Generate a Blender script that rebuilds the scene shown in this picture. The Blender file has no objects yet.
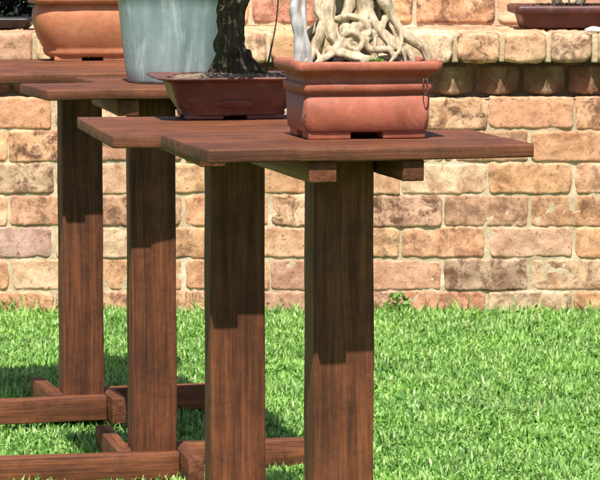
import bpy, bmesh, math, random
import numpy as np
from mathutils import Vector, Matrix, noise
random.seed(7); rng = np.random.default_rng(11)
C = bpy.context.scene.collection
sc = bpy.context.scene
R = math.radians; PI = math.pi

# ------------------------------------------------------------------ helpers
def at(px, py, z):
    """point at height z seen at photo pixel (px,py); used to work out real positions"""
    a = CP + math.atan((py-240)/F)
    Y = (CH-z)/math.tan(a)
    zc = Y*math.cos(CP)+(CH-z)*math.sin(CP)
    return Vector(((px-300)/F*zc, Y, z))
F, CP, CH = 3300.0, R(5.88), 1.073

def tag(o, label=None, cat=None, group=None, kind=None):
    if label: o['label'] = label
    if cat: o['category'] = cat
    if group: o['group'] = group
    if kind: o['kind'] = kind
    return o
def thing(name, loc, label, cat, group=None, rz=0):
    o = bpy.data.objects.new(name, None); C.objects.link(o)
    o.empty_display_size = .05
    o.location = loc; o.rotation_euler = (0, 0, rz)
    return tag(o, label, cat, group)
def link(name, me, mat, parent=None, smooth=True):
    o = bpy.data.objects.new(name, me); C.objects.link(o)
    if mat: me.materials.append(mat)
    if smooth: me.polygons.foreach_set('use_smooth', [True]*len(me.polygons))
    if parent: o.parent = parent
    return o
def mesh_from(verts, faces, name='m'):
    me = bpy.data.meshes.new(name); me.from_pydata([tuple(v) for v in verts], [], faces); me.update(); return me
class MB:
    def __init__(s): s.v=[]; s.f=[]
    def add(s, v, f):
        n=len(s.v); s.v += [tuple(q) for q in v]; s.f += [tuple(i+n for i in q) for q in f]
    def build(s, name, mat, parent=None, smooth=True): return link(name, mesh_from(s.v, s.f, name), mat, parent, smooth)

def timber(x0,x1,y0,y1,z0,z1, bev=.003, seg=14, wob=.0012, seed=0):
    """a sawn board: bevelled box, cut along its long axis and slightly uneven"""
    bm = bmesh.new()
    bmesh.ops.create_cube(bm, size=1)
    d = (x1-x0, y1-y0, z1-z0)
    for v in bm.verts:
        v.co = Vector(((x0+x1)/2+v.co.x*d[0], (y0+y1)/2+v.co.y*d[1], (z0+z1)/2+v.co.z*d[2]))
    bmesh.ops.bevel(bm, geom=bm.edges[:]+bm.verts[:], offset=bev, segments=2, profile=.6, affect='EDGES')
    ax = max(range(3), key=lambda i: d[i]); lo = (x0,y0,z0)[ax]
    for k in range(1, seg):
        no = [0,0,0]; no[ax]=1; co=[0,0,0]; co[ax]=lo+d[ax]*k/seg
        bmesh.ops.bisect_plane(bm, geom=bm.verts[:]+bm.edges[:]+bm.faces[:], plane_co=co, plane_no=no)
    for v in bm.verts:
        p = v.co*7+Vector((seed*3.1, seed*1.7, 0))
        n = noise.noise_vector(p)
        n[ax] = 0; v.co += n*wob
    vs=[v.co.copy() for v in bm.verts]; bm.verts.index_update()
    fs=[[v.index for v in f.verts] for f in bm.faces]; bm.free()
    return vs, fs

def rr_loop(hx, hy, r, n=10):
    pts=[]; r=min(r,hx,hy)
    for cx,cy,a0 in ((hx-r,hy-r,0),(-hx+r,hy-r,90),(-hx+r,-hy+r,180),(hx-r,-hy+r,270)):
        for k in range(n+1):
            a=R(a0+90*k/n); pts.append((cx+r*math.cos(a), cy+r*math.sin(a)))
    # extra points along straights
    out=[]; m=len(pts)
    for i in range(m):
        a,b=pts[i],pts[(i+1)%m]; L=math.dist(a,b); q=max(1,int(L/.012))
        if (i%(n+1))==n:
            for k in range(8): out.append((a[0]+(b[0]-a[0])*k/8, a[1]+(b[1]-a[1])*k/8))
        else: out.append(a)
    return out
def loft(rings, close_bottom=True, close_top=False, jit=0, seed=0):
    """rings: (z, hx, hy, r)"""
    vs=[]; fs=[]; n=None
    for z,hx,hy,r in rings:
        l=rr_loop(hx,hy,r); n=len(l)
        for x,y in l:
            p=Vector((x,y,z))
            if jit: p+=noise.noise_vector(p*22+Vector((seed,0,0)))*jit
            vs.append(p)
    for k in range(len(rings)-1):
        for i in range(n):
            j=(i+1)%n; fs.append((k*n+i,k*n+j,(k+1)*n+j,(k+1)*n+i))
    if close_bottom: fs.append(tuple(reversed(range(n))))
    if close_top: fs.append(tuple((len(rings)-1)*n+i for i in range(n)))
    return vs,fs
def tube(pts, rads, n=10, sub=6, nz=0, seed=0, cap=True):
    P=[Vector(p) for p in pts]; out=[]; rr=[]
    for i in range(len(P)-1):
        p0=P[max(i-1,0)];p1=P[i];p2=P[i+1];p3=P[min(i+2,len(P)-1)]
        for k in range(sub):
            t=k/sub
            out.append(.5*((2*p1)+(p2-p0)*t+(2*p0-5*p1+4*p2-p3)*t*t+(3*p1-p0-3*p2+p3)*t**3)); rr.append(rads[i]*(1-t)+rads[i+1]*t)
    out.append(P[-1]); rr.append(rads[-1])
    vs=[];fs=[]; up=Vector((.3,1,.1)).normalized()
    for i,p in enumerate(out):
        d=(out[min(i+1,len(out)-1)]-out[max(i-1,0)]).normalized()
        a=d.cross(up).normalized(); b=d.cross(a).normalized()
        for k in range(n):
            t=2*PI*k/n; q=a*math.cos(t)+b*math.sin(t)
            r=rr[i]
            if nz: r*=1+nz*noise.noise((p+q*r)*60+Vector((seed,seed,0)))+nz*.7*noise.noise(Vector((k*1.3,i*.12,seed)))
            vs.append(p+q*r)
    for i in range(len(out)-1):
        for k in range(n):
            j=(k+1)%n; fs.append((i*n+k,(i+1)*n+k,(i+1)*n+j,i*n+j))
    if cap: fs.append(tuple(range(n))); fs.append(tuple(reversed([(len(out)-1)*n+k for k in range(n)])))
    return vs,fs

# ------------------------------------------------------------------ materials
class Mt:
    def __init__(s,name):
        s.m=bpy.data.materials.new(name); s.m.use_nodes=True; s.t=s.m.node_tree; s.n=s.t.nodes
        s.b=s.n['Principled BSDF']
    def node(s,ty,**k):
        q=s.n.new(ty)
        for a,v in k.items():
            if a in q.inputs: q.inputs[a].default_value=v
            else: setattr(q,a,v)
        return q
    def l(s,a,b): s.t.links.new(a,b)
    def coord(s,scale=(1,1,1),kind='Object',rand=True):
        c=s.node('ShaderNodeTexCoord'); m=s.node('ShaderNodeMapping'); m.inputs['Scale'].default_value=scale
        if rand:
            oi=s.node('ShaderNodeObjectInfo'); vm=s.node('ShaderNodeVectorMath',operation='SCALE')
            vm.inputs[0].default_value=(13,7,5); s.l(oi.outputs['Random'],vm.inputs['Scale']); s.l(vm.outputs[0],m.inputs['Location'])
        s.l(c.outputs[kind],m.inputs['Vector']); return m.outputs[0]
    def noise(s,vec,scale,detail=6,rough=.6,dist=0):
        q=s.node('ShaderNodeTexNoise'); q.inputs['Scale'].default_value=scale; q.inputs['Detail'].default_value=detail
        q.inputs['Roughness'].default_value=rough; q.inputs['Distortion'].default_value=dist
        s.l(vec,q.inputs['Vector']); return q.outputs['Fac']
    def ramp(s,fac,stops):
        q=s.node('ShaderNodeValToRGB'); e=q.color_ramp.elements
        while len(e)<len(stops): e.new(.5)
        for i,(p,c) in enumerate(stops):
            e[i].position=p; e[i].color=(c,c,c,1) if not hasattr(c,'__len__') else (*c,1)
        s.l(fac,q.inputs['Fac']); return q.outputs['Color']
    def mix(s,fac,a,b,mode='MIX'):
        q=s.node('ShaderNodeMix',data_type='RGBA',blend_type=mode)
        for i,v in ((0,fac),(6,a),(7,b)):
            if hasattr(v,'default_value') or isinstance(v,bpy.types.NodeSocket): s.l(v,q.inputs[i])
            elif i==0: q.inputs[0].default_value=v
            else: q.inputs[i].default_value=(*v,1)
        return q.outputs[2]
    def bump(s,h,dist,strength=1,prev=None):
        q=s.node('ShaderNodeBump'); q.inputs['Distance'].default_value=dist; q.inputs['Strength'].default_value=strength
        s.l(h,q.inputs['Height'])
        if prev: s.l(prev,q.inputs['Normal'])
        return q.outputs[0]
    def out(s,col=None,rough=None,nor=None,spec=None):
        if col is not None:
            if isinstance(col,bpy.types.NodeSocket): s.l(col,s.b.inputs['Base Color'])
            else: s.b.inputs['Base Color'].default_value=(*col,1)
        if rough is not None:
            if isinstance(rough,bpy.types.NodeSocket): s.l(rough,s.b.inputs['Roughness'])
            else: s.b.inputs['Roughness'].default_value=rough
        if nor is not None: s.l(nor,s.b.inputs['Normal'])
        if spec is not None: s.b.inputs['Specular IOR Level'].default_value=spec
        return s.m

def wood(name, ax, gain=1.0, calm=0.0):
    m=Mt(name); st=[38,38,38]; st[ax]=1.6; st=tuple(st)
    v=m.coord(st); lo=[5,5,5]; lo[ax]=1.2
    v2=m.coord(tuple(lo))
    g=m.noise(v,1.5,8,.65,.6); fine=m.noise(v,6,4,.7); big=m.noise(v2,1.3,3,.5,.5)
    c=m.ramp(g,[(.25,(.046*gain,.0165*gain,.0068*gain)),(.48,(.122*gain,.038*gain,.0145*gain)),(.72,(.20*gain,.069*gain,.028*gain))])
    d=m.ramp(big,[(.3,.62),(.65,1.12)])
    c=m.mix(1,c,d,'MULTIPLY')
    f=m.ramp(fine,[(.32,.42),(.6,1.16)]); c=m.mix(.78-.2*calm,c,f,'MULTIPLY')
    if calm: c=m.mix(calm,c,(.115*gain,.040*gain,.019*gain))
    w2=m.noise(m.coord((6,6,6)),1.6,6,.7,.4); c=m.mix(.75,c,m.ramp(w2,[(.32,.55),(.5,1.0),(.68,1.3)]),'MULTIPLY')
    dz=m.ramp(m.noise(m.coord((1,1,1)),65,5,.75),[(.3,.72),(.62,1.12)]); c=m.mix(.8,c,dz,'MULTIPLY')
    kn=m.ramp(m.noise(m.coord(tuple(q*.5 if i==ax else q*.3 for i,q in enumerate((26,26,26)))),1.1,4,.6,.8),[(.60,0.0),(.74,1.0)]); c=m.mix(m.mix(.6,(0,0,0),kn),c,(.035*gain,.014*gain,.008*gain))
    sp=m.noise(m.coord((1,1,1)),420,2,.5); sf=m.ramp(sp,[(.66,0.0),(.74,1.0)])
    c=m.mix(m.mix(.3,(0,0,0),sf),c,(.30*gain,.17*gain,.11*gain))
    n=m.bump(g,.0016,.8); n=m.bump(fine,.0012,.9,n)
    return m.out(c,m.ramp(g,[(.3,.75),(.7,.52)]),n,.3)
WX,WY,WZ=wood('stained_wood_x',0,1.2),wood('stained_wood_y',1,1.2),wood('stained_wood_z',2,1.15)
WT=wood('tabletop_wood',0,1.2,.3)
WE=wood('tabletop_wood_faded',0,1.3,.35)

def brickmat(name='weathered_brick', gain=1):
    m=Mt(name)
    a=m.node('ShaderNodeAttribute',attribute_name='brick_col'); s=m.node('ShaderNodeAttribute',attribute_name='smudge')
    v=m.coord((1,1,1),rand=False)
    n1=m.noise(v,14,5,.6,.6); n2=m.noise(v,55,6,.7); n3=m.noise(v,210,4,.7)
    c=a.outputs['Color']
    c=m.mix(1,c,m.ramp(n1,[(.3,(.58,.48,.42)),(.5,(1,1,1)),(.70,(1.18,1.22,1.28))]),'MULTIPLY')
    # iron-brown flecks and fire marks
    fl=m.ramp(n2,[(.57,0.0),(.65,1.0)]); c=m.mix(m.mix(.75,(0,0,0),fl),c,(.20,.10,.055))
    cr=m.ramp(n2,[(.30,1.0),(.40,0.0)]); c=m.mix(m.mix(.5,(0,0,0),cr),c,(.66,.50,.34))
    mm=m.node('ShaderNodeMath',operation='MULTIPLY'); m.l(s.outputs['Fac'],mm.inputs[0])
    m.l(m.ramp(m.noise(v,21,6,.78,.5),[(.46,0.0),(.60,1.0)]),mm.inputs[1])
    c=m.mix(mm.outputs[0],c,(.15,.072,.045))
    pit=m.ramp(n3,[(.28,0.0),(.42,1.0)])
    c=m.mix(1,c,m.ramp(n3,[(.26,(.55,.48,.42)),(.42,(1,1,1))]),'MULTIPLY')
    n=m.bump(n2,.004,.7); n=m.bump(pit,.0016,.6,n)
    return m.out(c,.9,n,.15)
BR=brickmat()
def mortarmat():
    m=Mt('sandy_mortar'); v=m.coord((1,1,1),rand=False)
    n1=m.noise(v,9,4,.6); n2=m.noise(v,130,5,.75)
    c=m.ramp(n1,[(.3,(.42,.31,.19)),(.55,(.60,.465,.31)),(.75,(.76,.64,.47))])
    c=m.mix(.8,c,m.ramp(n2,[(.3,.62),(.6,1.1)]),'MULTIPLY')
    return m.out(c,.95,m.bump(n2,.003,.8),.1)
MO=mortarmat()
def clay(name,dark,mid,light,rough=.6,bump=.0006,stain=.5,chalk=0.0):
    m=Mt(name); v=m.coord((1,1,1)); n1=m.noise(v,9,6,.62,.5); n2=m.noise(v,90,5,.7); n3=m.noise(v,3.2,3,.5)
    c=m.ramp(n1,[(.3,dark),(.5,mid),(.72,light)])
    c=m.mix(stain,c,m.ramp(n3,[(.35,.65),(.6,1.08)]),'MULTIPLY')
    c=m.mix(.55,c,m.ramp(n2,[(.3,.72),(.6,1.1)]),'MULTIPLY')
    if chalk:
        g=m.ramp(m.noise(v,22,6,.75,.3),[(.55,0.0),(.7,1.0)]); c=m.mix(m.mix(chalk,(0,0,0),g),c,(.55,.42,.34))
    return m.out(c,m.ramp(n1,[(.3,rough-.12),(.7,rough+.12)]),m.bump(n2,bump,.8),.4)
CL_D=clay('terracotta_red',(.24,.062,.032),(.37,.103,.056),(.45,.15,.09),.62,.0008,.5,.22)
CL_C=clay('brown_clay',(.085,.032,.022),(.145,.052,.036),(.22,.085,.06),.5,.0005,.4,.15)
CL_A=clay('terracotta_orange',(.36,.125,.055),(.47,.175,.08),(.54,.23,.115),.6,.0005,.35,.15)
CL_R=clay('maroon_clay',(.045,.014,.012),(.08,.024,.02),(.13,.045,.035),.45,.0004,.4,.1)
CL_K=clay('black_glaze',(.006,.006,.006),(.012,.012,.012),(.03,.03,.03),.35,.0003,.3)
SOIL=clay('gritty_soil',(.05,.035,.022),(.16,.11,.07),(.33,.25,.17),.9,.003,.4)
WIRE=clay('oxidised_wire',(.06,.03,.02),(.10,.045,.03),(.16,.07,.05),.45)
STONE=clay('white_stone',(.6,.57,.5),(.75,.72,.66),(.85,.83,.78),.7)
def glaze():
    m=Mt('celadon_glaze'); v=m.coord((1,1,.09)); v1=m.coord((1,1,1)); v3=m.coord((1,1,.16))
    n1=m.noise(v,26,6,.62,.25); n2=m.noise(v1,70,5,.7); n3=m.noise(v3,11,4,.6,1.2)
    c=m.ramp(n1,[(.30,(.17,.225,.235)),(.50,(.235,.295,.305)),(.60,(.285,.35,.355)),(.70,(.44,.50,.495))])
    c=m.mix(.8,c,m.ramp(n3,[(.35,(.80,.85,.87)),(.62,(1.07,1.06,1.03))]),'MULTIPLY')
    c=m.mix(.5,c,m.ramp(n2,[(.3,.78),(.6,1.08)]),'MULTIPLY')
    g=m.ramp(m.noise(v3,24,6,.62,.5),[(.53,0.0),(.60,1.0),(.66,.15)]); c=m.mix(m.mix(.42,(0,0,0),g),c,(.55,.63,.60))
    return m.out(c,m.ramp(n1,[(.3,.28),(.7,.5)]),m.bump(n1,.0008,.6),.5)
GL=glaze()
def bark(name,a,b,c_,sc_=30,bp=.003,moss=None):
    m=Mt(name); v=m.coord((1,1,.35)); n1=m.noise(v,sc_,7,.7,.4); n2=m.noise(v,sc_*4,5,.7)
    c=m.ramp(n1,[(.3,a),(.5,b),(.7,c_)]); c=m.mix(.7,c,m.ramp(n2,[(.3,.6),(.62,1.15)]),'MULTIPLY')
    if moss:
        g=m.ramp(m.noise(m.coord((1,1,1)),24,5,.6),[(.52,0.0),(.62,1.0)]); c=m.mix(m.mix(.7,(0,0,0),g),c,moss)
    n=m.bump(n1,bp,.8); n=m.bump(n2,bp*.3,.7,n)
    return m.out(c,.85,n,.2)
BK_C=bark('dark_mossy_bark',(.012,.009,.006),(.05,.037,.022),(.13,.10,.06),34,.005,(.035,.045,.014))
BK_D=bark('pale_root_bark',(.22,.15,.085),(.48,.37,.245),(.66,.54,.39),48,.006)
BK_S=bark('silver_bark',(.20,.18,.16),(.40,.39,.38),(.62,.62,.63),30,.0015)
BK_R=bark('rear_bark',(.05,.04,.03),(.14,.11,.08),(.28,.23,.18),30,.003)
def leafmat(name,lo,hi,tr=.35,rough=.5):
    m=Mt(name); a=m.node('ShaderNodeAttribute',attribute_name='tone')
    c=m.ramp(a.outputs['Fac'],[(0,lo),(1,hi)])
    m.out(c,rough,None,.35)
    t=m.node('ShaderNodeBsdfTranslucent'); m.l(c,t.inputs['Color']); mx=m.node('ShaderNodeMixShader'); mx.inputs[0].default_value=tr
    m.l(m.b.outputs[0],mx.inputs[1]); m.l(t.outputs[0],mx.inputs[2]); m.l(mx.outputs[0],m.n['Material Output'].inputs['Surface'])
    return m.m
LF=leafmat('bonsai_leaf',(.03,.07,.012),(.09,.17,.035))
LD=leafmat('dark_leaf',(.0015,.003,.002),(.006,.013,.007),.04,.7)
WEED=leafmat('weed_leaf',(.09,.22,.03),(.22,.40,.08))
def grassmat():
    m=Mt('lawn_grass'); a=m.node('ShaderNodeAttribute',attribute_name='tone')
    c=m.ramp(a.outputs['Fac'],[(0,(.045,.14,.02)),(.3,(.20,.42,.075)),(.7,(.37,.61,.165)),(.92,(.52,.70,.30)),(1,(.60,.58,.30))])
    v=m.coord((1,1,1),rand=False); big=m.noise(v,3.5,4,.6)
    c=m.mix(.9,c,m.ramp(big,[(.3,(.82,.80,.95)),(.65,(1.1,1.06,.98))]),'MULTIPLY')
    m.out(c,.42,None,.4)
    t=m.node('ShaderNodeBsdfTranslucent'); m.l(c,t.inputs['Color']); mx=m.node('ShaderNodeMixShader'); mx.inputs[0].default_value=.38
    m.l(m.b.outputs[0],mx.inputs[1]); m.l(t.outputs[0],mx.inputs[2]); m.l(mx.outputs[0],m.n['Material Output'].inputs['Surface'])
    return m.m
GR=grassmat()
def groundmat():
    m=Mt('lawn_soil'); v=m.coord((1,1,1),rand=False)
    n=m.noise(v,40,6,.7); c=m.ramp(n,[(.3,(.05,.08,.02)),(.55,(.10,.19,.035)),(.75,(.16,.27,.06))])
    return m.out(c,.95,m.bump(n,.01,.7),.1)
GD=groundmat()

# ------------------------------------------------------------------ brickwork
YW=8.73
PAL=[(.62,.325,.18),(.65,.38,.22),(.66,.42,.26),(.60,.295,.17),(.62,.335,.19),(.67,.45,.29),(.59,.345,.225),(.55,.295,.19),(.65,.385,.21)]
class Bricks:
    def __init__(s): s.v=[];s.f=[];s.c=[];s.s=[]
    def brick(s,cx,cz,w,h,yf,depth=.03,col=None,sm=None,rot=0,nx=26,nz=12,rnd=.0035,rc=.009,rough=.0026,wear=1.0):
        col=col or random.choice(PAL); k=random.uniform(.88,1.12)
        col=tuple(min(.75,q*k*random.uniform(.97,1.03)) for q in col)
        sm=random.choice([.2,.3,.4,.5,.7,.9,1.0]) if sm is None else sm
        sd=Vector((random.uniform(0,90),random.uniform(0,90),random.uniform(0,90)))
        hw,hh=w/2,h/2; base=len(s.v)
        def spread(n): 
            t=np.linspace(-1,1,n+1); return np.sign(t)*(1-(1-np.abs(t))**1.5)
        U=spread(nx);V=spread(nz)
        tilt=random.uniform(-.006,.006); rx=random.uniform(-.0015,.0025)
        rc4=[rc*random.uniform(.5,2.1)*wear for _ in range(4)]
        ca,sa=math.cos(rot),math.sin(rot)
        def pt(x,z,back):
            q=(1 if x>0 else 0)+(2 if z>0 else 0); r=rc4[q]; r=min(r,hh*.8)
            ax,az=abs(x),abs(z); dx,dz=ax-(hw-r),az-(hh-r)
            if dx>0 and dz>0:
                L=math.hypot(dx,dz); M=max(dx,dz)
                if L>1e-9: ax=hw-r+dx*M/L; az=hh-r+dz*M/L
                e=r-M
            else: e=min(hw-ax,hh-az)
            x2=math.copysign(ax,x);z2=math.copysign(az,z)
            p=Vector((x2,0,z2)); n=noise.noise_vector(p*24+sd)*.0030*wear+noise.noise_vector(p*75+sd)*.0022*wear+noise.noise_vector(p*160+sd)*.0008*wear
            x2+=n.x;z2+=n.z
            if back is not None: y=back
            else:
                rr=rnd*(1+.5*noise.noise(p*30+sd)); d=max(0,rr-e); y=(rr-math.sqrt(max(0,rr*rr-d*d)))
                y+=rough*noise.noise(p*38+sd)+rough*.8*noise.noise(p*95+sd)+x*tilt*.6+rx+.0012*noise.noise(p*13+sd)
                chip=noise.noise(p*20+sd*1.3)
                if chip>.42 and e<.02: y+=(chip-.42)*.012
            z3=z2+x2*tilt
            return (cx+x2*ca-y*sa if rot else cx+x2, yf+(x2*sa+y*ca if rot else y), cz+z3)
        for v_ in V:
            for u_ in U: s.v.append(pt(u_*hw,v_*hh,None)); s.c.append(col); s.s.append(sm)
        W=nx+1
        for j in range(nz):
            for i in range(nx):
                a=base+j*W+i; s.f.append((a,a+1,a+1+W,a+W))
        ring=[i for i in range(W)]+[j*W+nx for j in range(1,nz+1)]+[nz*W+i for i in range(nx-1,-1,-1)]+[j*W for j in range(nz-1,0,-1)]
        b2=len(s.v)
        for q in ring:
            j,i=divmod(q,W); s.v.append(pt(U[i]*hw,V[j]*hh,depth)); s.c.append(col); s.s.append(sm)
        n=len(ring)
        for k in range(n): s.f.append((base+ring[(k+1)%n],base+ring[k],b2+k,b2+(k+1)%n))
    def build(s,name,parent,mat=None):
        me=mesh_from(s.v,s.f,name)
        a=me.color_attributes.new('brick_col','FLOAT_COLOR','POINT'); a.data.foreach_set('color',np.c_[np.array(s.c),np.ones(len(s.c))].ravel())
        b=me.attributes.new('smudge','FLOAT','POINT'); b.data.foreach_set('value',np.array(s.s,float))
        return link(name,me,mat or BR,parent)
def sheet(name,x0,x1,z0,z1,y,amp,step,mat,parent,horizontal=False,dense=None):
    xs=np.arange(x0,x1+step,step); zs=np.arange(z0,z1+step*.5,step); vs=[];fs=[]
    for b in zs:
        for a in xs:
            n=amp*(noise.noise(Vector((a*28,b*28,y)))+.6*noise.noise(Vector((a*80,b*80,y*3))))
            vs.append((a,b,y+n) if horizontal else (a,y+n,b))
    W=len(xs)
    for j in range(len(zs)-1):
        for i in range(W-1):
            q=j*W+i; fs.append((q,q+1,q+1+W,q+W))
    return link(name,mesh_from(vs,fs),mat,parent)

def zy(py): # height on the lower wall's face at photo row py
    return CH-YW*math.tan(CP+math.atan((py-240)/F))
SX=YW*math.cos(CP)+.55*math.sin(CP); SX/=F   # metres per pixel at the wall
def xw(px): return (px-300)*SX
wall=thing('brick_wall',(0,YW,0),'low weathered clay-brick retaining wall behind the lawn, with dogtooth band and header coping','wall')
B1=Bricks(); PITCH=87*SX
rows=[97,130,162.5,194.6,227,258.7,291,324]
special={(0,):None}
for r in range(7):
    zt,zb=zy(rows[r]),zy(rows[r+1]); ph=488 if r%2==0 else 530.5
    xj=xw(ph)
    k0=int((-3.1-xj)/PITCH); k1=int((3.1-xj)/PITCH)
    for k in range(k0,k1):
        xa=xj+k*PITCH; cx=xa+PITCH/2; vis=abs(cx)<1.15
        px=300+cx/SX
        col=None; sm=None
        if r==5 and abs(px-486)<30: col=(.50,.34,.22); sm=1.0
        if r==2 and abs(px-18)<40: col=(.58,.38,.24); sm=1
        if r==4 and abs(px-10)<40: col=(.50,.31,.24); sm=.3
        if r==3 and abs(px-50)<45: sm=.8
        if r==3 and abs(px-487)<30: col=(.52,.30,.18); sm=.6
        jw=random.uniform(.006,.012)
        B1.brick(cx-0+random.uniform(-.003,.003),(zt+zb)/2-0.0+random.uniform(-.0015,.0015),PITCH-jw,(zt-zb)-random.uniform(.001,.006),0,.03,col,sm,nx=28 if vis else 8,nz=12 if vis else 5)
B1.v=[(a,b,c) for a,b,c in B1.v]
o=B1.build('brick_courses',wall)
sheet('mortar',-3.1,3.1,-.08,zy(97)-.004,.0040,.0018,.010,MO,wall)
# footing strip at the foot of the wall
# dogtooth band
T=Bricks(); HP=46.5*SX; zt,zb=zy(64),zy(97)
x0=xw(499); k0=int((-3-x0)/HP); k1=int((3-x0)/HP)
for k in range(k0,k1+1):
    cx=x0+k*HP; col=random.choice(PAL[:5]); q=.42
    col=tuple(c*q for c in col)  # brick colour darkened: shade under the header coping painted in
    side=HP/math.sqrt(2)*.97; vis=abs(cx)<1.1
    # two faces of one brick set on the diagonal, meeting in a corner flush with the wall face
    off=side/2/math.sqrt(2)
    h=(zt-zb)-.012
    st=random.getstate()
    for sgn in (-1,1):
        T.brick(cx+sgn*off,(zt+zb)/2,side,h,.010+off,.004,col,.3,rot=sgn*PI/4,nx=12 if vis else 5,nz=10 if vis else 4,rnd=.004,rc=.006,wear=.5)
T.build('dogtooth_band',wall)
sheet('recess_back',-3.1,3.1,zy(97)-.004,zt,.098,.001,.05,MO,wall)
sheet('course_bed',-3.1,3.1,.001,.11,zy(97)-.004,.0012,.02,MO,wall,horizontal=True)
# header coping
H=Bricks(); zt2,zb2=zy(32.5),zy(63)
x0=xw(501)-HP/2
k0=int((-3-x0)/HP); k1=int((3-x0)/HP)
for k in range(k0,k1+1):
    cx=x0+k*HP; vis=abs(cx)<1.1
    H.brick(cx,(zt2+zb2)/2,HP-random.uniform(.009,.016),zt2-zb2-random.uniform(0,.005),-.028,.225,random.choice(PAL+[(.42,.27,.18)]),None,nx=16 if vis else 5,nz=14 if vis else 5,rnd=.011,rc=.016)
H.build('header_coping',wall)
# mortar between the headers
M=MB()
for k in range(k0,k1+2):
    cx=x0+(k-.5)*HP; z0,z1=zb2+.002,zt2-.004; y0,y1=-.014,.22
    v,f=timber(cx-.0085,cx+.0085,y0,y1,z0,z1,.003,5,.0025,k); M.add(v,f)
M.build('coping_mortar',MO,wall)
# ledge paving behind the coping
P=Bricks()
LD_Z=zt2-.003
lz=sheet('ledge_bed',-3.1,3.1,.19,.60,LD_Z-.008,.0015,.014,MO,wall,horizontal=True)
def paving():
    s=Bricks(); yy=.200
    for j in range(4):
        k=-3.1+(j%2)*.11
        while k<3.1:
            s.brick(k+.11,0,.21,.1,0,.02,tuple(c*1.08 for c in random.choice(PAL)),None,nx=14 if abs(k)<1.1 else 4,nz=8 if abs(k)<1.1 else 3,rnd=.006)
            k+=.222
        # lay this course flat: (x, y, z) -> (x, z + offset, -y)
        s.v=[(a,c+yy+.06+j*.112,LD_Z+.000-b) if i>=getattr(s,'done',0) else (a,b,c) for i,(a,b,c) in enumerate(s.v)]
        s.done=len(s.v)
    s.build('ledge_paving',wall)
paving()
# solid body of the wall
b=MB(); b.add(*timber(-3.1,3.1,.10,.66,-.05,LD_Z-.03,.002,2,0)); b.build('wall_core',MO,wall,False)

# upper wall
YU=YW+.56
up=thing('brick_wall',(0,YU,LD_Z),'upper tier of weathered brick wall set back behind the ledge','wall')
B2=Bricks(); hz=.0868; xl=-.60
for r in range(9):
    k=xl-(.115 if r%2 else 0)
    while k<3.1:
        a=max(k,xl); w=k+.2305-a
        if w>.05: B2.brick(a+w/2,hz*(r+.5)+.004,w-.011,hz-.009,0,.03,None,None,nx=28 if abs(a)<1.1 and r<3 else 6,nz=12 if abs(a)<1.1 and r<3 else 4)
        k+=.2305
B2.build('brick_courses',up)
sheet('mortar',xl+.003,3.1,0,hz*9,.006,.0016,.012 ,MO,up)
b=MB(); b.add(*timber(xl+.006,3.1,.012,.2,-.6,hz*9,.002,2,0)); b.build('wall_core',MO,up,False)

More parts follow.
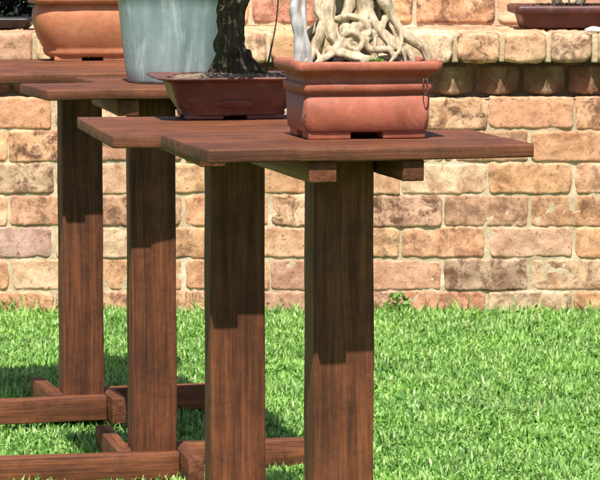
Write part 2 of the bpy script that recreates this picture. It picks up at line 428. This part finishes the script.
# ------------------------------------------------------------------ ground + grass
def gz(y):
    t=min(1,max(0,(y-5.9)/1.0)); t2=min(1,max(0,(y-7.2)/1.3)); return -.040+.028*t-.010*t2
def ground():
    ys=[-10,2,4,5,5.9,6.1,6.3,6.5,6.7,6.9,7.2,7.7,8.2,8.5,8.7,12,40,120]; vs=[(x,y,gz(y)) for y in ys for x in (-60,60)]
    o=link('ground',mesh_from(vs,[(2*i,2*i+1,2*i+3,2*i+2) for i in range(len(ys)-1)]),GD); tag(o,kind='structure'); return o
ground()
def grass(x0,x1,y0,y1,dens,seed,tall=1.0,name='grass'):
    r=np.random.default_rng(seed); n=int((x1-x0)*(y1-y0)*dens)
    X=r.uniform(x0,x1,n);Y=r.uniform(y0,y1,n)
    # clumping
    cl=np.array([noise.noise(Vector((a*9,b*9,seed))) for a,b in zip(X,Y)])
    L=r.uniform(.018,.044,n)*(1+.7*cl)*tall; Wd=r.uniform(.0016,.0036,n)
    az=r.uniform(0,2*PI,n); lean=r.uniform(.7,2.9,n); bend=r.uniform(.4,2.2,n)*r.choice([-.6,1,1],n)
    tw=az+PI/2+r.uniform(-.5,.5,n)
    d=np.c_[np.cos(az),np.sin(az)]; s=np.c_[np.cos(tw),np.sin(tw)]
    V=np.zeros((n,7,3)); p=np.c_[X,Y,np.zeros(n)]; ang=lean*.5
    fr=[0,.36,.7,1.0]; wd=[.8,1,.75,0]
    cur=p.copy()
    for k in range(4):
        if k:
            seg=L*(fr[k]-fr[k-1]); cur=cur.copy()
            cur[:,0]+=d[:,0]*np.sin(ang)*seg; cur[:,1]+=d[:,1]*np.sin(ang)*seg; cur[:,2]+=np.cos(ang)*seg
            ang=ang+bend*.55
        if k<3:
            off=np.c_[s*(Wd*wd[k])[:,None],np.zeros(n)]
            V[:,2*k]=cur-off; V[:,2*k+1]=cur+off
        else: V[:,6]=cur
    V[:,:,2]=np.maximum(V[:,:,2]*.72,0.0006)+(-.040+.028*np.clip((Y-5.9)/1.0,0,1)-.010*np.clip((Y-7.2)/1.3,0,1))[:,None]
    idx=np.arange(n)[:,None]*7
    quads=np.concatenate([idx+np.array([0,1,3,2]),idx+np.array([2,3,5,4])],1).reshape(-1)
    tris=(idx+np.array([4,5,6])).reshape(-1)
    me=bpy.data.meshes.new(name); me.vertices.add(n*7); me.vertices.foreach_set('co',V.reshape(-1))
    nl=n*11; me.loops.add(nl); me.loops.foreach_set('vertex_index',np.concatenate([quads,tris]).astype(np.int32))
    me.polygons.add(n*3)
    ls=np.concatenate([np.arange(n*2)*4,n*8+np.arange(n)*3]).astype(np.int32)
    me.polygons.foreach_set('loop_start',ls); me.update(calc_edges=True); me.validate()
    tone=np.clip(r.normal(.47,.27,n)+.15*cl,0,.9); tone[r.random(n)<.012]=1.0
    at_=me.attributes.new('tone','FLOAT','POINT'); at_.data.foreach_set('value',np.repeat(tone,7))
    return me
def join_meshes(ms):
    bm=bmesh.new()
    for m in ms: bm.from_mesh(m)
    me=bpy.data.meshes.new('grass'); bm.to_mesh(me); bm.free(); return me
g=join_meshes([grass(-1.15,1.15,5.7,8.70,46000,3), grass(-2.8,-1.15,4.0,8.70,6000,5,1.2), grass(1.15,2.8,4.0,8.70,6000,6,1.2), grass(-1.15,1.15,4.0,5.7,9000,7,1.2),
               grass(-2.8,2.8,8.66,8.725,5000,8,2.0)])
tag(link('grass',g,GR),'bright green unmown lawn grass between the stands and the brick wall','grass',kind='stuff')

def leaf_mesh(pts,size,seed,asp=.55):
    r=np.random.default_rng(seed); n=len(pts); pts=np.array(pts)
    a=r.normal(size=(n,3)); a/=np.linalg.norm(a,axis=1)[:,None]; b=r.normal(size=(n,3)); b-=a*(a*b).sum(1)[:,None]; b/=np.linalg.norm(b,axis=1)[:,None]
    c=np.cross(a,b); s=size*r.uniform(.6,1.3,n)[:,None]
    V=np.stack([pts-a*s*.5,pts+b*s*.5*asp+c*s*.08,pts+a*s*.5,pts-b*s*.5*asp+c*s*.08],1).reshape(-1,3)
    me=mesh_from(V.tolist(),[(4*i,4*i+1,4*i+2,4*i+3) for i in range(n)])
    t=me.attributes.new('tone','FLOAT','POINT'); t.data.foreach_set('value',np.repeat(np.clip(r.normal(.5,.25,n),0,1),4)); return me
def blob_pts(cs,dens,seed):
    r=np.random.default_rng(seed); out=[]
    for (x,y,z,rx,ry,rz,n) in cs:
        d=r.normal(size=(n,3)); d/=np.linalg.norm(d,axis=1)[:,None]; d*=(r.random(n)**.45)[:,None]
        out.append(d*np.array([rx,ry,rz])+np.array([x,y,z]))
    return np.concatenate(out)

# weed at the wall foot
w0=Vector((xw(397),YW-.02,-.022))
tw=thing('weed',w0,'small broad-leaved weed sprouting against the foot of the brick wall','weed')
m=leaf_mesh(blob_pts([(0,-.015,.025,.04,.02,.035,90)],0,4),.022,5,.5); link('leaves',m,WEED,tw)
s=MB(); s.add(*tube([(0,-.01,0),(.004,-.012,.02),(.0,-.014,.04)],[.002,.0018,.001],6,3)); s.build('stem',WEED,tw)

# ------------------------------------------------------------------ stands
TZ=.728; TH=.0195
GRP='pedestal display stands in a row'
def stand(label, fl, byaw, width, depth, pyaw, pw, pxc, seam=.42, rear=None, base=(.42,.42,.20,.11), mt=None, seed=0, TZ=.728, z0=-.02, over=.153):
    """fl: front-left corner of top (world xy). post front face centre sits over photo column pxc"""
    t=Vector((math.cos(byaw),math.sin(byaw),0)); d=Vector((-math.sin(byaw),math.cos(byaw),0))
    fm=Vector((fl[0],fl[1],0))
    # the post's front centre: on line 'over' behind the front edge, at column pxc
    best=None
    for i in range(400):
        p=fm+t*(width*i/400)+d*over
        zc=p.y*math.cos(CP)+(CH-.5)*math.sin(CP); e=abs(300+p.x/zc*F-pxc)
        if best is None or e<best[0]: best=(e,p)
    pc=best[1]
    root=thing('plant_stand',(pc.x,pc.y,0),label,'stand',GRP,pyaw)
    ra=byaw-pyaw; inv=Matrix.Rotation(-pyaw,3,'Z')
    # tabletop in its own frame turned by ra
    loc=inv@(fm-pc); 
    m=MB()
    planks=[(0,width,0,depth*seam-.0022),(0,width,depth*seam+.0022,depth)]
    if rear: planks=[(0,width,0,depth),(rear[0],width+rear[2],depth+.004,depth+rear[1])]
    for i,(a,b_,c,e) in enumerate(planks):
        m.add(*timber(a,b_,c,e,TZ-TH,TZ-.0006*i,.0028,18,.0014,seed+i))
    top=m.build('tabletop',mt or WT,root); top.location=(loc.x,loc.y,0); top.rotation_euler=(0,0,ra)
    hw=pw/2; pd=.062
    p=MB(); p.add(*timber(-hw,hw,0,pd,z0+.004,TZ-TH-.001,.0035,24,.0016,seed+5)); p.build('post',WZ,root)
    # bearers clasp the two sides of the post under the top
    bw,bh=.038,.040; zt=TZ-TH-.001; zi=zt-.0235
    yb0=-over+.007; yb1=max(.235, depth*.9-over)
    for sx,bwid in ((-1,.040),(1,.031)):
        m=MB(); x0=sx*(hw+.003); x1=x0+sx*bwid
        m.add(*timber(min(x0,x1),max(x0,x1),yb0,yb1,zt-.030,zt,.002,12,.001,seed+7+sx)); m.build('bearer',WY,root)
    # pinwheel feet
    fh=z0+.051; ft=.030; L1,L2,L3,L4=base
    m=MB(); m.add(*timber(-hw-L1,hw-.0,-ft-.001,-.001,z0,fh,.0025,20,.0012,seed+11)); m.build('foot',WX,root)      # left, across the front
    m=MB(); m.add(*timber(-hw,hw+L2,pd+.001,pd+ft+.001,z0,fh+.002,.0025,20,.0012,seed+12)); m.build('foot',WX,root)  # right, across the back
    m=MB(); m.add(*timber(-hw-ft-.001,-hw-.001,.002,pd+L3,z0,fh+.004,.0025,12,.0012,seed+13)); m.build('foot',WY,root)  # rear-going, on the left
    m=MB(); m.add(*timber(hw+.001,hw+ft+.001,-L4,pd-.002,z0,fh+.003,.0025,12,.0012,seed+14)); m.build('foot',WY,root)   # front-going, on the right
    # worn screws
    return root
flD=at(207.5,150,TZ); TZC=.708
flC=at(112,136.2,TZC); flB=at(47,90.5,TZ)
flA=at(-34,74.8,TZ)
stand('nearest dark wooden stand, its flat top holding the red rectangular pot', (flD.x,flD.y), R(14.0), .476, .325, R(13.7), .0905, 344.5, seed=1, z0=-.038)
stand('dark wooden stand second from the front, holding the brown lipped pot with the mossy trunk', (flC.x,flC.y), R(10.5), .45, .47, R(12), .0900, 238, seam=.3, seed=21, TZ=TZC, z0=-.036)
stand('dark wooden stand third from the front, holding the tall blue-grey glazed pot', (flB.x,flB.y), R(17), .46, .235, R(11), .0870, 153.5, rear=((.155),.20,.02), base=(.40,.29,.24,.13), seed=41, z0=-.022, over=.146)
stand('farthest dark wooden stand at the left edge, holding the orange terracotta pot', (flA.x,flA.y), R(15), .46, .62, R(14), .0850, 82.5, base=(.42,.235,.18,.085), z0=.004, over=.146, seed=61, mt=WE)

# ------------------------------------------------------------------ pots
def grit(m,cx,cy,z,rx,ry,n,size,seed,mound=.008):
    q=random.Random(seed)
    for i in range(n):
        a=q.uniform(0,2*PI); t=math.sqrt(q.random()); x=cx+rx*t*math.cos(a); y=cy+ry*t*math.sin(a)
        if q.random()<.5: x=cx+q.uniform(-rx,rx); y=cy+q.uniform(-ry,ry)
        h=z+mound*(1-((x-cx)/rx)**2*.6-((y-cy)/ry)**2*.6)*q.uniform(.4,1)
        s_=size*q.uniform(.5,1.4); M_=Matrix.Rotation(q.uniform(0,6),3,Vector((q.random(),q.random(),q.random()+.1)).normalized())
        vs=[Vector((x,y,h))+M_@Vector((u*s_*q.uniform(.6,1),v*s_*q.uniform(.6,1),w*s_*q.uniform(.5,.9))) for u,v,w in ((1,0,0),(-1,0,0),(0,1,0),(0,-1,0),(0,0,1),(0,0,-1))]
        m.add(vs,[(0,2,4),(2,1,4),(1,3,4),(3,0,4),(2,0,5),(1,2,5),(3,1,5),(0,3,5)])
# red rectangular pot on nearest stand
def potD():
    p=at(367.5,139.0,TZ); yaw=R(12); hx,hy=.091,.068
    root=thing('bonsai_pot',(p.x,p.y+.0,TZ),'brick-red rectangular clay pot with raised belt and cut feet on nearest stand','pot')
    root.rotation_euler=(0,0,yaw)
    cy=hy
    def L(rs,**k):
        v,f=loft(rs,**k); return [(a,b+cy,c) for a,b,c in v],f
    m=MB()
    H=.1125
    m.add(*L([(.010,hx-.002,hy-.002,.012),(.013,hx+.001,hy+.001,.010),(.03,hx+.002,hy+.002,.009),(.064,hx+.003,hy+.003,.008),(.0645,hx+.0015,hy+.0015,.008),(.0655,hx+.0015,hy+.0015,.008),(.0665,hx+.0055,hy+.0055,.008),
      (.079,hx+.007,hy+.007,.008),(.081,hx+.0055,hy+.0055,.008),(.082,hx+.002,hy+.002,.008),(.092,hx+.004,hy+.004,.008),(.096,hx+.012,hy+.012,.008),(.099,hx+.0165,hy+.0165,.010),(.101,hx+.018,hy+.018,.011),(.109,hx+.019,hy+.019,.011),(.112,hx+.017,hy+.017,.011),(.1128,hx+.016,hy+.016,.010),(.1125,hx+.006,hy+.006,.009),(.110,hx+.001,hy+.001,.009),(.098,hx-.003,hy-.003,.009)],jit=.0007,seed=3))
    m.build('pot_body',CL_D,root)
    for sx in (-1,1):
        for sy in (-1,1):
            m=MB(); a,b=sx*(.024 if sy<0 else .002),sx*(hx-.004); c,d=cy+sy*.02,cy+sy*(hy-.003)
            m.add(*timber(min(a,b),max(a,b),min(c,d),max(c,d),0,.0118,.0015,4,.0005,sx+sy)); m.build('foot',CL_D,root)
    m=MB(); v,f=loft([(.100,hx-.003,hy-.003,.009),(.104,hx-.012,hy-.012,.009),(.106,hx*.5,hy*.5,.009)],close_bottom=True,close_top=True,jit=.002); m.add([(a,b+cy,c) for a,b,c in v],f); grit(m,0,cy,.105,hx-.006,hy-.006,1500,.0032,5,.011); m.build('soil',SOIL,root)
    # wire loop hanging on the belt
    m=MB(); m.add(*tube([(.083,-.009,.090),(.080,-.0125,.084),(.0795,-.013,.074),(.083,-.0135,.064),(.0868,-.013,.074),(.0860,-.0125,.084),(.083,-.009,.090)],[.0009]*7,6,5)); m.build('wire_loop',WIRE,root)
    m=MB(); m.add(*tube([(-hx-.001,.003,.040),(-hx-.004,-.001,.034),(-hx-.002,-.002,.026)],[.0010]*3,6,4)); m.build('wire_end',WIRE,root)
    return root,p,yaw,cy,.104
rD,pD,yD,cyD,sD=potD()

# exposed-root tree in the red pot
def treeD():
    root=thing('bonsai_tree',(rD.location.x,rD.location.y,TZ+sD),'bonsai with pale tangled exposed roots and a silver stem in the brick-red pot','bonsai tree')
    root.rotation_euler=(0,0,yD)
    k=.00143; cx=367
    def P(px,py,dy): return (( px-cx)*k, cyD+dy, (61-py)*k+.000)
    m=MB(); sd=0
    RT=[ # (px,py,dy) lists and radii in px
     ([(392,-52,0),(388,-22,-.01),(396,4,-.018),(412,28,-.026),(432,44,-.03),(440,64,-.03)],[11,7,5.5,5.5,4.5,3.5]),
     ([(378,-52,.0),(372,-12,-.01),(378,12,-.02),(398,36,-.03),(416,50,-.035),(418,66,-.035)],[12,8,6,5.5,4.5,3]),
     ([(350,-52,.0),(338,-10,-.012),(334,12,-.02),(336,30,-.03),(344,46,-.03),(346,66,-.035)],[12,7,6,6,5,4]),
     ([(344,-50,.0),(326,-8,-.008),(328,16,-.015),(322,40,-.02),(312,54,-.025),(300,66,-.03)],[10,6,5,6,5.5,4]),
     ([(362,-50,.0),(362,-6,.005),(352,16,-.012),(348,34,-.028),(334,48,-.038),(322,56,-.04),(316,68,-.042)],[12,7,6,5.5,5,4,3]),
     ([(366,-50,.0),(372,0,-.014),(366,18,-.024),(352,36,-.03),(358,50,-.038),(380,56,-.042),(398,66,-.04)],[12,7,7,5,5,5,4]),
     ([(372,-50,.0),(386,6,.012),(380,28,.004),(368,42,-.006),(380,50,-.02),(404,54,-.03),(424,64,-.03)],[12,8,7,6,5,4.5,3.5]),
     ([(356,-46,.01),(350,-4,.02),(360,20,.016),(372,40,.006),(364,54,-.014),(340,60,-.025)],[12,8,8,7,5,4]),
     ([(386,-46,.01),(400,4,.02),(408,30,.016),(402,46,.0),(388,60,-.02)],[10,7,7,6,5]),
     ([(340,14,-.018),(354,10,-.026),(368,14,-.03),(374,26,-.034),(362,34,-.036)],[3.5,3.5,4,3.5,3]),
     ([(384,26,-.022),(370,34,-.034),(374,44,-.04),(392,44,-.042),(400,54,-.042)],[3.5,4,3.5,3.5,3]),
     ([(330,44,-.03),(352,50,-.044),(372,54,-.046),(384,62,-.046)],[4,4.5,4,3]),
     ([(346,4,.02),(322,30,.028),(312,50,.02),(308,66,.01)],[6,5,5,4]),
     ([(346,30,-.03),(356,26,-.036),(366,34,-.04),(360,44,-.042),(348,40,-.04)],[3,3,3.5,3,3]),
     ([(396,10,-.01),(388,24,-.03),(394,38,-.036),(410,46,-.036)],[4,3.5,3,3]),
    ]
    for pts,rd in RT:
        sd+=1
        m.add(*tube([P(*q) for q in pts],[r*k for r in rd],14,9,.42,sd))
    q=random.Random(3)
    for i in range(13):
        x0=q.uniform(318,420); y0=q.uniform(20,50); x1=x0+q.uniform(-26,26); dy=q.uniform(-.048,-.02)
        m.add(*tube([P(x0,y0,dy+.012),P((x0+x1)/2+q.uniform(-8,8),(y0+62)/2,dy),P(x1,q.uniform(58,68),dy-.004)],[2.6*k,2.2*k,1.7*k],8,6,.4,i+90))
    o=m.build('roots',BK_D,root)
    rm=o.modifiers.new('fuse','REMESH'); rm.mode='VOXEL'; rm.voxel_size=.0014; rm.use_smooth_shade=True
    m=MB(); m.add(*tube([P(312,-55,0),P(303,-20,-.012),P(299,4,-.02),P(303,28,-.024),P(303,48,-.026),P(302,68,-.026)],[6*k,5.4*k,5.6*k,5.8*k,6.4*k,8*k],14,10,.3,40))
    m.add(*tube([P(318,-50,-.01),P(309,-10,-.018),P(307,20,-.026),P(311,44,-.03),P(314,68,-.032)],[3.5*k,3*k,2.8*k,3.4*k,4*k],10,8,.3,44))
    m.build('stem',BK_S,root)
    m=MB(); m.add(*tube([P(366,-44,0),P(364,-90,.0),P(376,-140,.01),P(392,-200,.0),P(400,-250,-.01)],[20*k,16*k,13*k,10*k,6*k],12,8,.12,50))
    for a,b in (((376,-140),(440,-190)),((384,-170),(470,-200)),((392,-200),(350,-260)),((366,-100),(430,-150))):
        m.add(*tube([P(*a,0),P((a[0]+b[0])/2,(a[1]+b[1])/2-10,-.03),P(*b,-.05)],[7*k,5*k,3*k],8,5,.1,a[0]))
    m.build('trunk',BK_D,root)
    cs=[]
    for (px,py,dy,r) in ((390,-205,-.04,.055),(400,-270,-.02,.065),(350,-270,-.02,.05),(440,-240,-.0,.055),(470,-205,.01,.05),(440,-160,-.02,.04)):
        x,y,z=P(px,py,dy); cs.append((x,y,z,r*1.3,r*1.1,r*.6,420))
    link('leaves',leaf_mesh(blob_pts(cs,0,9),.018,10),LF,root)
    # weeds and grit in the soil
    m=leaf_mesh(blob_pts([((380-cx)*k,cyD-.055,.006,.016,.006,.008,70)],0,19),.008,20); link('moss_tuft',m,WEED,root)
    return root
treeD()

# brown lipped pot
def potC():
    p=at(236,119.5,TZC); yaw=R(10); hx,hy=.0925,.062; cy=hy-.002
    k=.00165
    root=thing('bonsai_pot',(p.x,p.y,TZC),'dark brown clay pot with wide flared lip and oval relief on the second stand','pot'); root.rotation_euler=(0,0,yaw)
    m=MB(); v,f=loft([(.006,hx-.006,hy-.006,.03),(.009,hx-.004,hy-.004,.03),(.014,hx-.005,hy-.004,.03),(.018,hx-.0015,hy,.03),(.035,hx+.008,hy+.008,.03),(.052,hx+.014,hy+.013,.03),(.060,hx+.017,hy+.015,.03),(.063,hx+.021,hy+.019,.03),(.066,hx+.031,hy+.029,.03),(.0675,hx+.040,hy+.037,.032),
       (.0705,hx+.042,hy+.039,.032),(.072,hx+.040,hy+.037,.032),(.071,hx+.022,hy+.02,.03),(.066,hx+.012,hy+.011,.03)],jit=.0012,seed=8)
    m.add([(a,b+cy,c) for a,b,c in v],f); m.build('pot_body',CL_C,root)
    # oval relief on the front
    m=MB(); n=40; rings=[(1,0),(.93,.0028),(.80,.0038),(.0,.0042)]; vs=[];fs=[]
    for q,dp in rings:
        for i in range(n):
            a=2*PI*i/n; z=.026+.0085*q*math.sin(a); x=-.004+.037*q*math.cos(a)
            yb=-(.0 if z<.018 else (z-.018)*.0085/.017); vs.append((x,yb+cy-hy+.0008-dp,z))
    for j in range(3):
        for i in range(n): fs.append((j*n+i,j*n+(i+1)%n,(j+1)*n+(i+1)%n,(j+1)*n+i))
    m.add(vs,fs); m.build('oval_relief',CL_C,root)
    for sx in (-1,1):
        for sy in (-1,1):
            m=MB(); a,b=sx*(.020 if sy<0 else .002),sx*(hx-.010); c,d=cy+sy*.015,cy+sy*(hy-.007)
            m.add(*timber(min(a,b),max(a,b),min(c,d),max(c,d),0,.008,.0015,4,.0005,sx+sy)); m.build('foot',CL_C,root)
    m=MB(); v,f=loft([(.066,hx+.011,hy+.011,.03),(.070,hx,hy,.03),(.076,hx*.5,hy*.5,.03)],close_top=True,jit=.004); m.add([(a,b+cy,c) for a,b,c in v],f); grit(m,0,cy,.070,hx*.93,hy*.9,1100,.0028,6,.006); m.build('soil',SOIL,root)
    t=thing('bonsai_tree',(root.location.x,root.location.y,TZC+.068),'bonsai with a thick dark mossy trunk flaring into the brown pot','bonsai tree'); t.rotation_euler=(0,0,yaw)
    def P(px,py,dy): return ((px-238)*k, cy+dy, (70-py)*k)
    m=MB(); m.add(*tube([P(242,74,0),P(240,64,0),P(239,50,0),P(238,30,0),P(239,8,0),P(243,-20,0),P(238,-70,.01),P(246,-120,0)],[22*k,20*k,16.5*k,14.5*k,14.5*k,16*k,12*k,8*k],20,9,.26,3))
    for i,(a,b,r) in enumerate([((228,50),(212,74),7),((234,58),(222,76),7),((244,56),(250,77),8),((250,52),(268,74),7),((252,44),(262,66),6),((246,40),(276,70),4.5)]):
        m.add(*tube([P(*a,-.008),P((a[0]+b[0])/2,(a[1]+b[1])/2+2,-.018),P(*b,-.026)],[r*k,r*.9*k,r*.6*k],10,6,.3,i+5))
    o=m.build('trunk',BK_C,t); rm=o.modifiers.new('fuse','REMESH'); rm.mode='VOXEL'; rm.voxel_size=.0022; rm.use_smooth_shade=True
    m=MB(); m.add(*tube([P(274,66,-.01),P(279,40,-.015),P(284,10,-.02),P(288,-30,-.01)],[1.3*k,1*k,.8*k,.7*k],7,6,.1,3)); m.build('shoot',BK_R,t)
    m=MB()
    for a,b in (((239,-60),(190,-110)),((240,-70),(300,-120)),((246,-110),(240,-170))):
        m.add(*tube([P(*a,0),P((a[0]+b[0])/2,(a[1]+b[1])/2-10,-.01),P(*b,-.02)],[7*k,5*k,3*k],8,5,.1,a[0]))
    m.build('branch',BK_C,t)
    cs=[]
    for (px,py,dy,r) in ((190,-105,-.12,.05),(300,-120,-.10,.05),(240,-180,-.02,.06),(245,-100,-.15,.05),(210,-95,-.20,.045),(285,-100,-.2,.05)):
        x,y,z=P(px,py,dy); cs.append((x,y,z,r*1.3,r*1.1,r*.6,420))
    link('leaves',leaf_mesh(blob_pts(cs,0,29),.016,30),LF,t)
    g=blob_pts([(.0,cy-.02,.004,.06,.03,.004,120)],0,31); link('moss_tuft',leaf_mesh(g,.007,32),WEED,t)
potC()

# tall blue-grey glazed pot
def potB():
    p=at(172,84.6,TZ); rb=.088
    root=thing('glazed_pot',(p.x,p.y+rb,TZ),'tall tapered blue-grey glazed pot with pale drip streaks on the third stand','pot')
    prof=[(0,rb-.006),(.002,rb-.001),(.006,rb+.001),(.03,rb+.0045),(.08,rb+.0105),(.14,rb+.0165),(.172,rb+.0205),(.175,rb+.024),(.182,rb+.027),(.192,rb+.027),(.196,rb+.024),(.195,rb+.015),(.188,rb+.009),(.172,rb+.007)]
    n=128; vs=[];fs=[]
    for z,r in prof:
        for i in range(n):
            a=2*PI*i/n; q=Vector((math.cos(a),math.sin(a),0)); rr=r*(1+.004*noise.noise(q*3+Vector((0,0,z*6))))
            vs.append((q.x*rr,q.y*rr,z))
    for j in range(len(prof)-1):
        for i in range(n): fs.append((j*n+i,j*n+(i+1)%n,(j+1)*n+(i+1)%n,(j+1)*n+i))
    fs.append(tuple(reversed(range(n)))); m=MB(); m.add(vs,fs); m.build('pot_body',GL,root)
    vs=[(math.cos(2*PI*i/48)*(rb+.007),math.sin(2*PI*i/48)*(rb+.007),.178) for i in range(48)]; m=MB(); m.add(vs,[tuple(range(48))]); m.build('soil',SOIL,root)
potB()

# orange pot on the farthest stand
def potA():
    p=at(93,61.0,TZ); hx,hy=.098,.07; cy=hy; yaw=R(9)
    root=thing('bonsai_pot',(p.x,p.y,TZ),'orange terracotta pot with bulging sides and pale rim on the farthest stand','pot'); root.rotation_euler=(0,0,yaw)
    prof=[(.008,hx-.006,hy-.006,.034),(.011,hx-.002,hy-.002,.034),(.020,hx+.002,hy+.002,.036),(.024,hx+.001,hy+.001,.036),(.030,hx+.004,hy+.004,.038),(.05,hx+.014,hy+.013,.04),(.075,hx+.0215,hy+.02,.042),(.095,hx+.024,hy+.022,.042),(.110,hx+.022,hy+.020,.042),(.120,hx+.016,hy+.015,.04),(.1225,hx+.013,hy+.012,.04),(.124,hx+.026,hy+.025,.042),(.126,hx+.031,hy+.030,.043),(.140,hx+.032,hy+.031,.043),(.143,hx+.029,hy+.028,.042),(.142,hx+.016,hy+.015,.04),(.130,hx+.012,hy+.011,.04)]
    v,f=loft(prof,jit=.001,seed=5); m=MB(); m.add([(a,b+cy,c) for a,b,c in v],f); m.build('pot_body',CL_A,root)
    for sx in (-1,1):
        for sy in (-1,1):
            m=MB(); a,b=sx*(.023 if sy<0 else .002),sx*(hx-.016); c,d=cy+sy*.02,cy+sy*(hy-.006)
            m.add(*timber(min(a,b),max(a,b),min(c,d),max(c,d),0,.0095,.0015,4,.0005,sx+sy)); m.build('foot',CL_A,root)
    v,f=loft([(.130,hx+.011,hy+.011,.034),(.134,hx*.6,hy*.6,.034)],close_top=True,jit=.002); m=MB(); m.add([(a,b+cy,c) for a,b,c in v],f); m.build('soil',SOIL,root)
potA()

# pots on the ledge
def ledge_pot():
    k=.00272; x0=(512-300)*k; z=LD_Z+.003; y=YW+.27
    hx,hy=.135,.085; cx=x0+hx+.03
    root=thing('bonsai_pot',(cx,y,z),'dark maroon rectangular pot on top of the brick wall ledge at upper right','pot'); root.rotation_euler=(0,0,R(3))
    prof=[(.000,hx-.008,hy-.008,.014),(.004,hx-.005,hy-.005,.012),(.034,hx+.004,hy+.004,.012),(.037,hx+.006,hy+.006,.012),(.038,hx+.016,hy+.016,.014),(.042,hx+.023,hy+.023,.016),(.058,hx+.024,hy+.024,.016),(.063,hx+.018,hy+.018,.014),(.062,hx+.008,hy+.008,.012),(.052,hx,hy,.012)]
    v,f=loft(prof,jit=.0008,seed=5); m=MB(); m.add([(a,b+hy,c) for a,b,c in v],f); m.build('pot_body',CL_R,root)
    v,f=loft([(.052,hx-.001,hy-.001,.012),(.060,hx*.6,hy*.6,.012)],close_top=True,jit=.004); m=MB(); m.add([(a,b+hy,c) for a,b,c in v],f); m.build('soil',SOIL,root)
    t=thing('bonsai_tree',(cx,y+.06,z+.055),'small bonsai trunk rising from the maroon pot on the ledge','bonsai tree')
    m=MB(); m.add(*tube([(-.04,0,0),(-.035,0,.03),(-.03,0,.09),(-.01,.0,.18)],[.018,.012,.010,.007],12,6,.2,1)); m.add(*tube([(.02,0,0),(.03,0,.02),(.05,0,.06),(.04,0,.15)],[.016,.012,.010,.006],12,6,.2,2)); m.build('trunk',BK_R,t)
    link('leaves',leaf_mesh(blob_pts([(0,.03,.22,.13,.08,.05,700),(.05,0,.16,.08,.06,.03,300)],0,39),.02,40),LF,t)
    link('moss_tuft',leaf_mesh(blob_pts([(0,-.03,.006,.12,.03,.008,160)],0,49),.012,41),LD,t)
    # white stone
    m=MB(); bm=bmesh.new(); bmesh.ops.create_icosphere(bm,subdivisions=3,radius=1)
    for v in bm.verts: v.co+=noise.noise_vector(v.co*1.4)*.25
    bm.verts.index_update(); m.add([(v.co.x*.023,v.co.y*.016,v.co.z*.0085+.007) for v in bm.verts],[[q.index for q in f.verts] for f in bm.faces]); bm.free()
    s=m.build('stone',STONE,None); s.location=((586-300)*k,YW+.005,LD_Z+.003); tag(s,'small white stone on the coping in front of the maroon pot','stone')
ledge_pot()
def dark_left():
    k=.00272
    root=thing('planter',((2-300)*k*1.03,YW+.30,LD_Z+.003),'black shallow planter on the ledge at the upper left corner','pot')
    hx,hy=.105,.07
    v,f=loft([(0,hx-.012,hy-.01,.02),(.006,hx-.006,hy-.004,.02),(.018,hx,hy,.02),(.021,hx+.006,hy+.006,.02),(.026,hx+.007,hy+.007,.02),(.029,hx+.003,hy+.003,.02),(.024,hx-.004,hy-.004,.02)],jit=.0006)
    m=MB(); m.add(v,f); m.build('pot_body',CL_K,root)
    v,f=loft([(.023,hx-.003,hy-.003,.02),(.026,hx*.6,hy*.6,.02)],close_top=True,jit=.002); m=MB(); m.add(v,f); m.build('soil',SOIL,root)
    sh=thing('shrub',(-.98,9.75,0),'very dark green shrub behind the ledge at the upper left corner','shrub')
    cs=[]
    rr=random.Random(5)
    for i in range(80):
        cs.append((rr.uniform(-.75,.50),rr.uniform(-.28,.28),rr.uniform(.15,1.25),.18,.15,.16,700))
    link('leaves',leaf_mesh(blob_pts(cs,0,59),.035,60,.5),LD,sh)
    m=MB()
    for i in range(9):
        x=rr.uniform(-.5,.4); m.add(*tube([(x,0,0),(x+rr.uniform(-.05,.05),0,.5),(x+rr.uniform(-.1,.1),0,1.1)],[.02,.015,.006],8,5,.1,i))
    m.build('stem',BK_C,sh)
dark_left()

# ------------------------------------------------------------------ light, sky, camera
EL=61; AZ=R(6)   # the light travels away from the camera, a touch to the right
d=Vector((math.sin(AZ)*math.cos(R(EL)),math.cos(AZ)*math.cos(R(EL)),-math.sin(R(EL))))
sl=bpy.data.lights.new('sun','SUN'); sl.energy=4.6; sl.angle=R(.53); sl.color=(1,.955,.88)
so=bpy.data.objects.new('sun',sl); C.objects.link(so); so.rotation_euler=d.to_track_quat('-Z','Y').to_euler(); so.location=(0,-3,6)
w=bpy.data.worlds.new('World'); sc.world=w; w.use_nodes=True
sk=w.node_tree.nodes.new('ShaderNodeTexSky'); sk.sky_type='NISHITA'; sk.sun_disc=False; sk.sun_elevation=R(EL)
s=-d; sk.sun_rotation=math.atan2(s.x,s.y)
w.node_tree.links.new(sk.outputs[0],w.node_tree.nodes['Background'].inputs[0]); w.node_tree.nodes['Background'].inputs[1].default_value=.07
cam=bpy.data.cameras.new('camera'); co=bpy.data.objects.new('camera',cam); C.objects.link(co); sc.camera=co
cam.sensor_width=36; cam.lens=36*F/600; cam.clip_end=500
cam.dof.use_dof=True; cam.dof.focus_distance=5.3; cam.dof.aperture_fstop=60
co.location=(0,0,CH); co.rotation_euler=(PI/2-CP,0,0)
sc.render.engine='CYCLES'
vs=sc.view_settings; vs.view_transform='Standard'; vs.look='None'; vs.exposure=.9; vs.gamma=1; vs.use_curve_mapping=False
sc.render.resolution_x=1024; sc.render.resolution_y=819
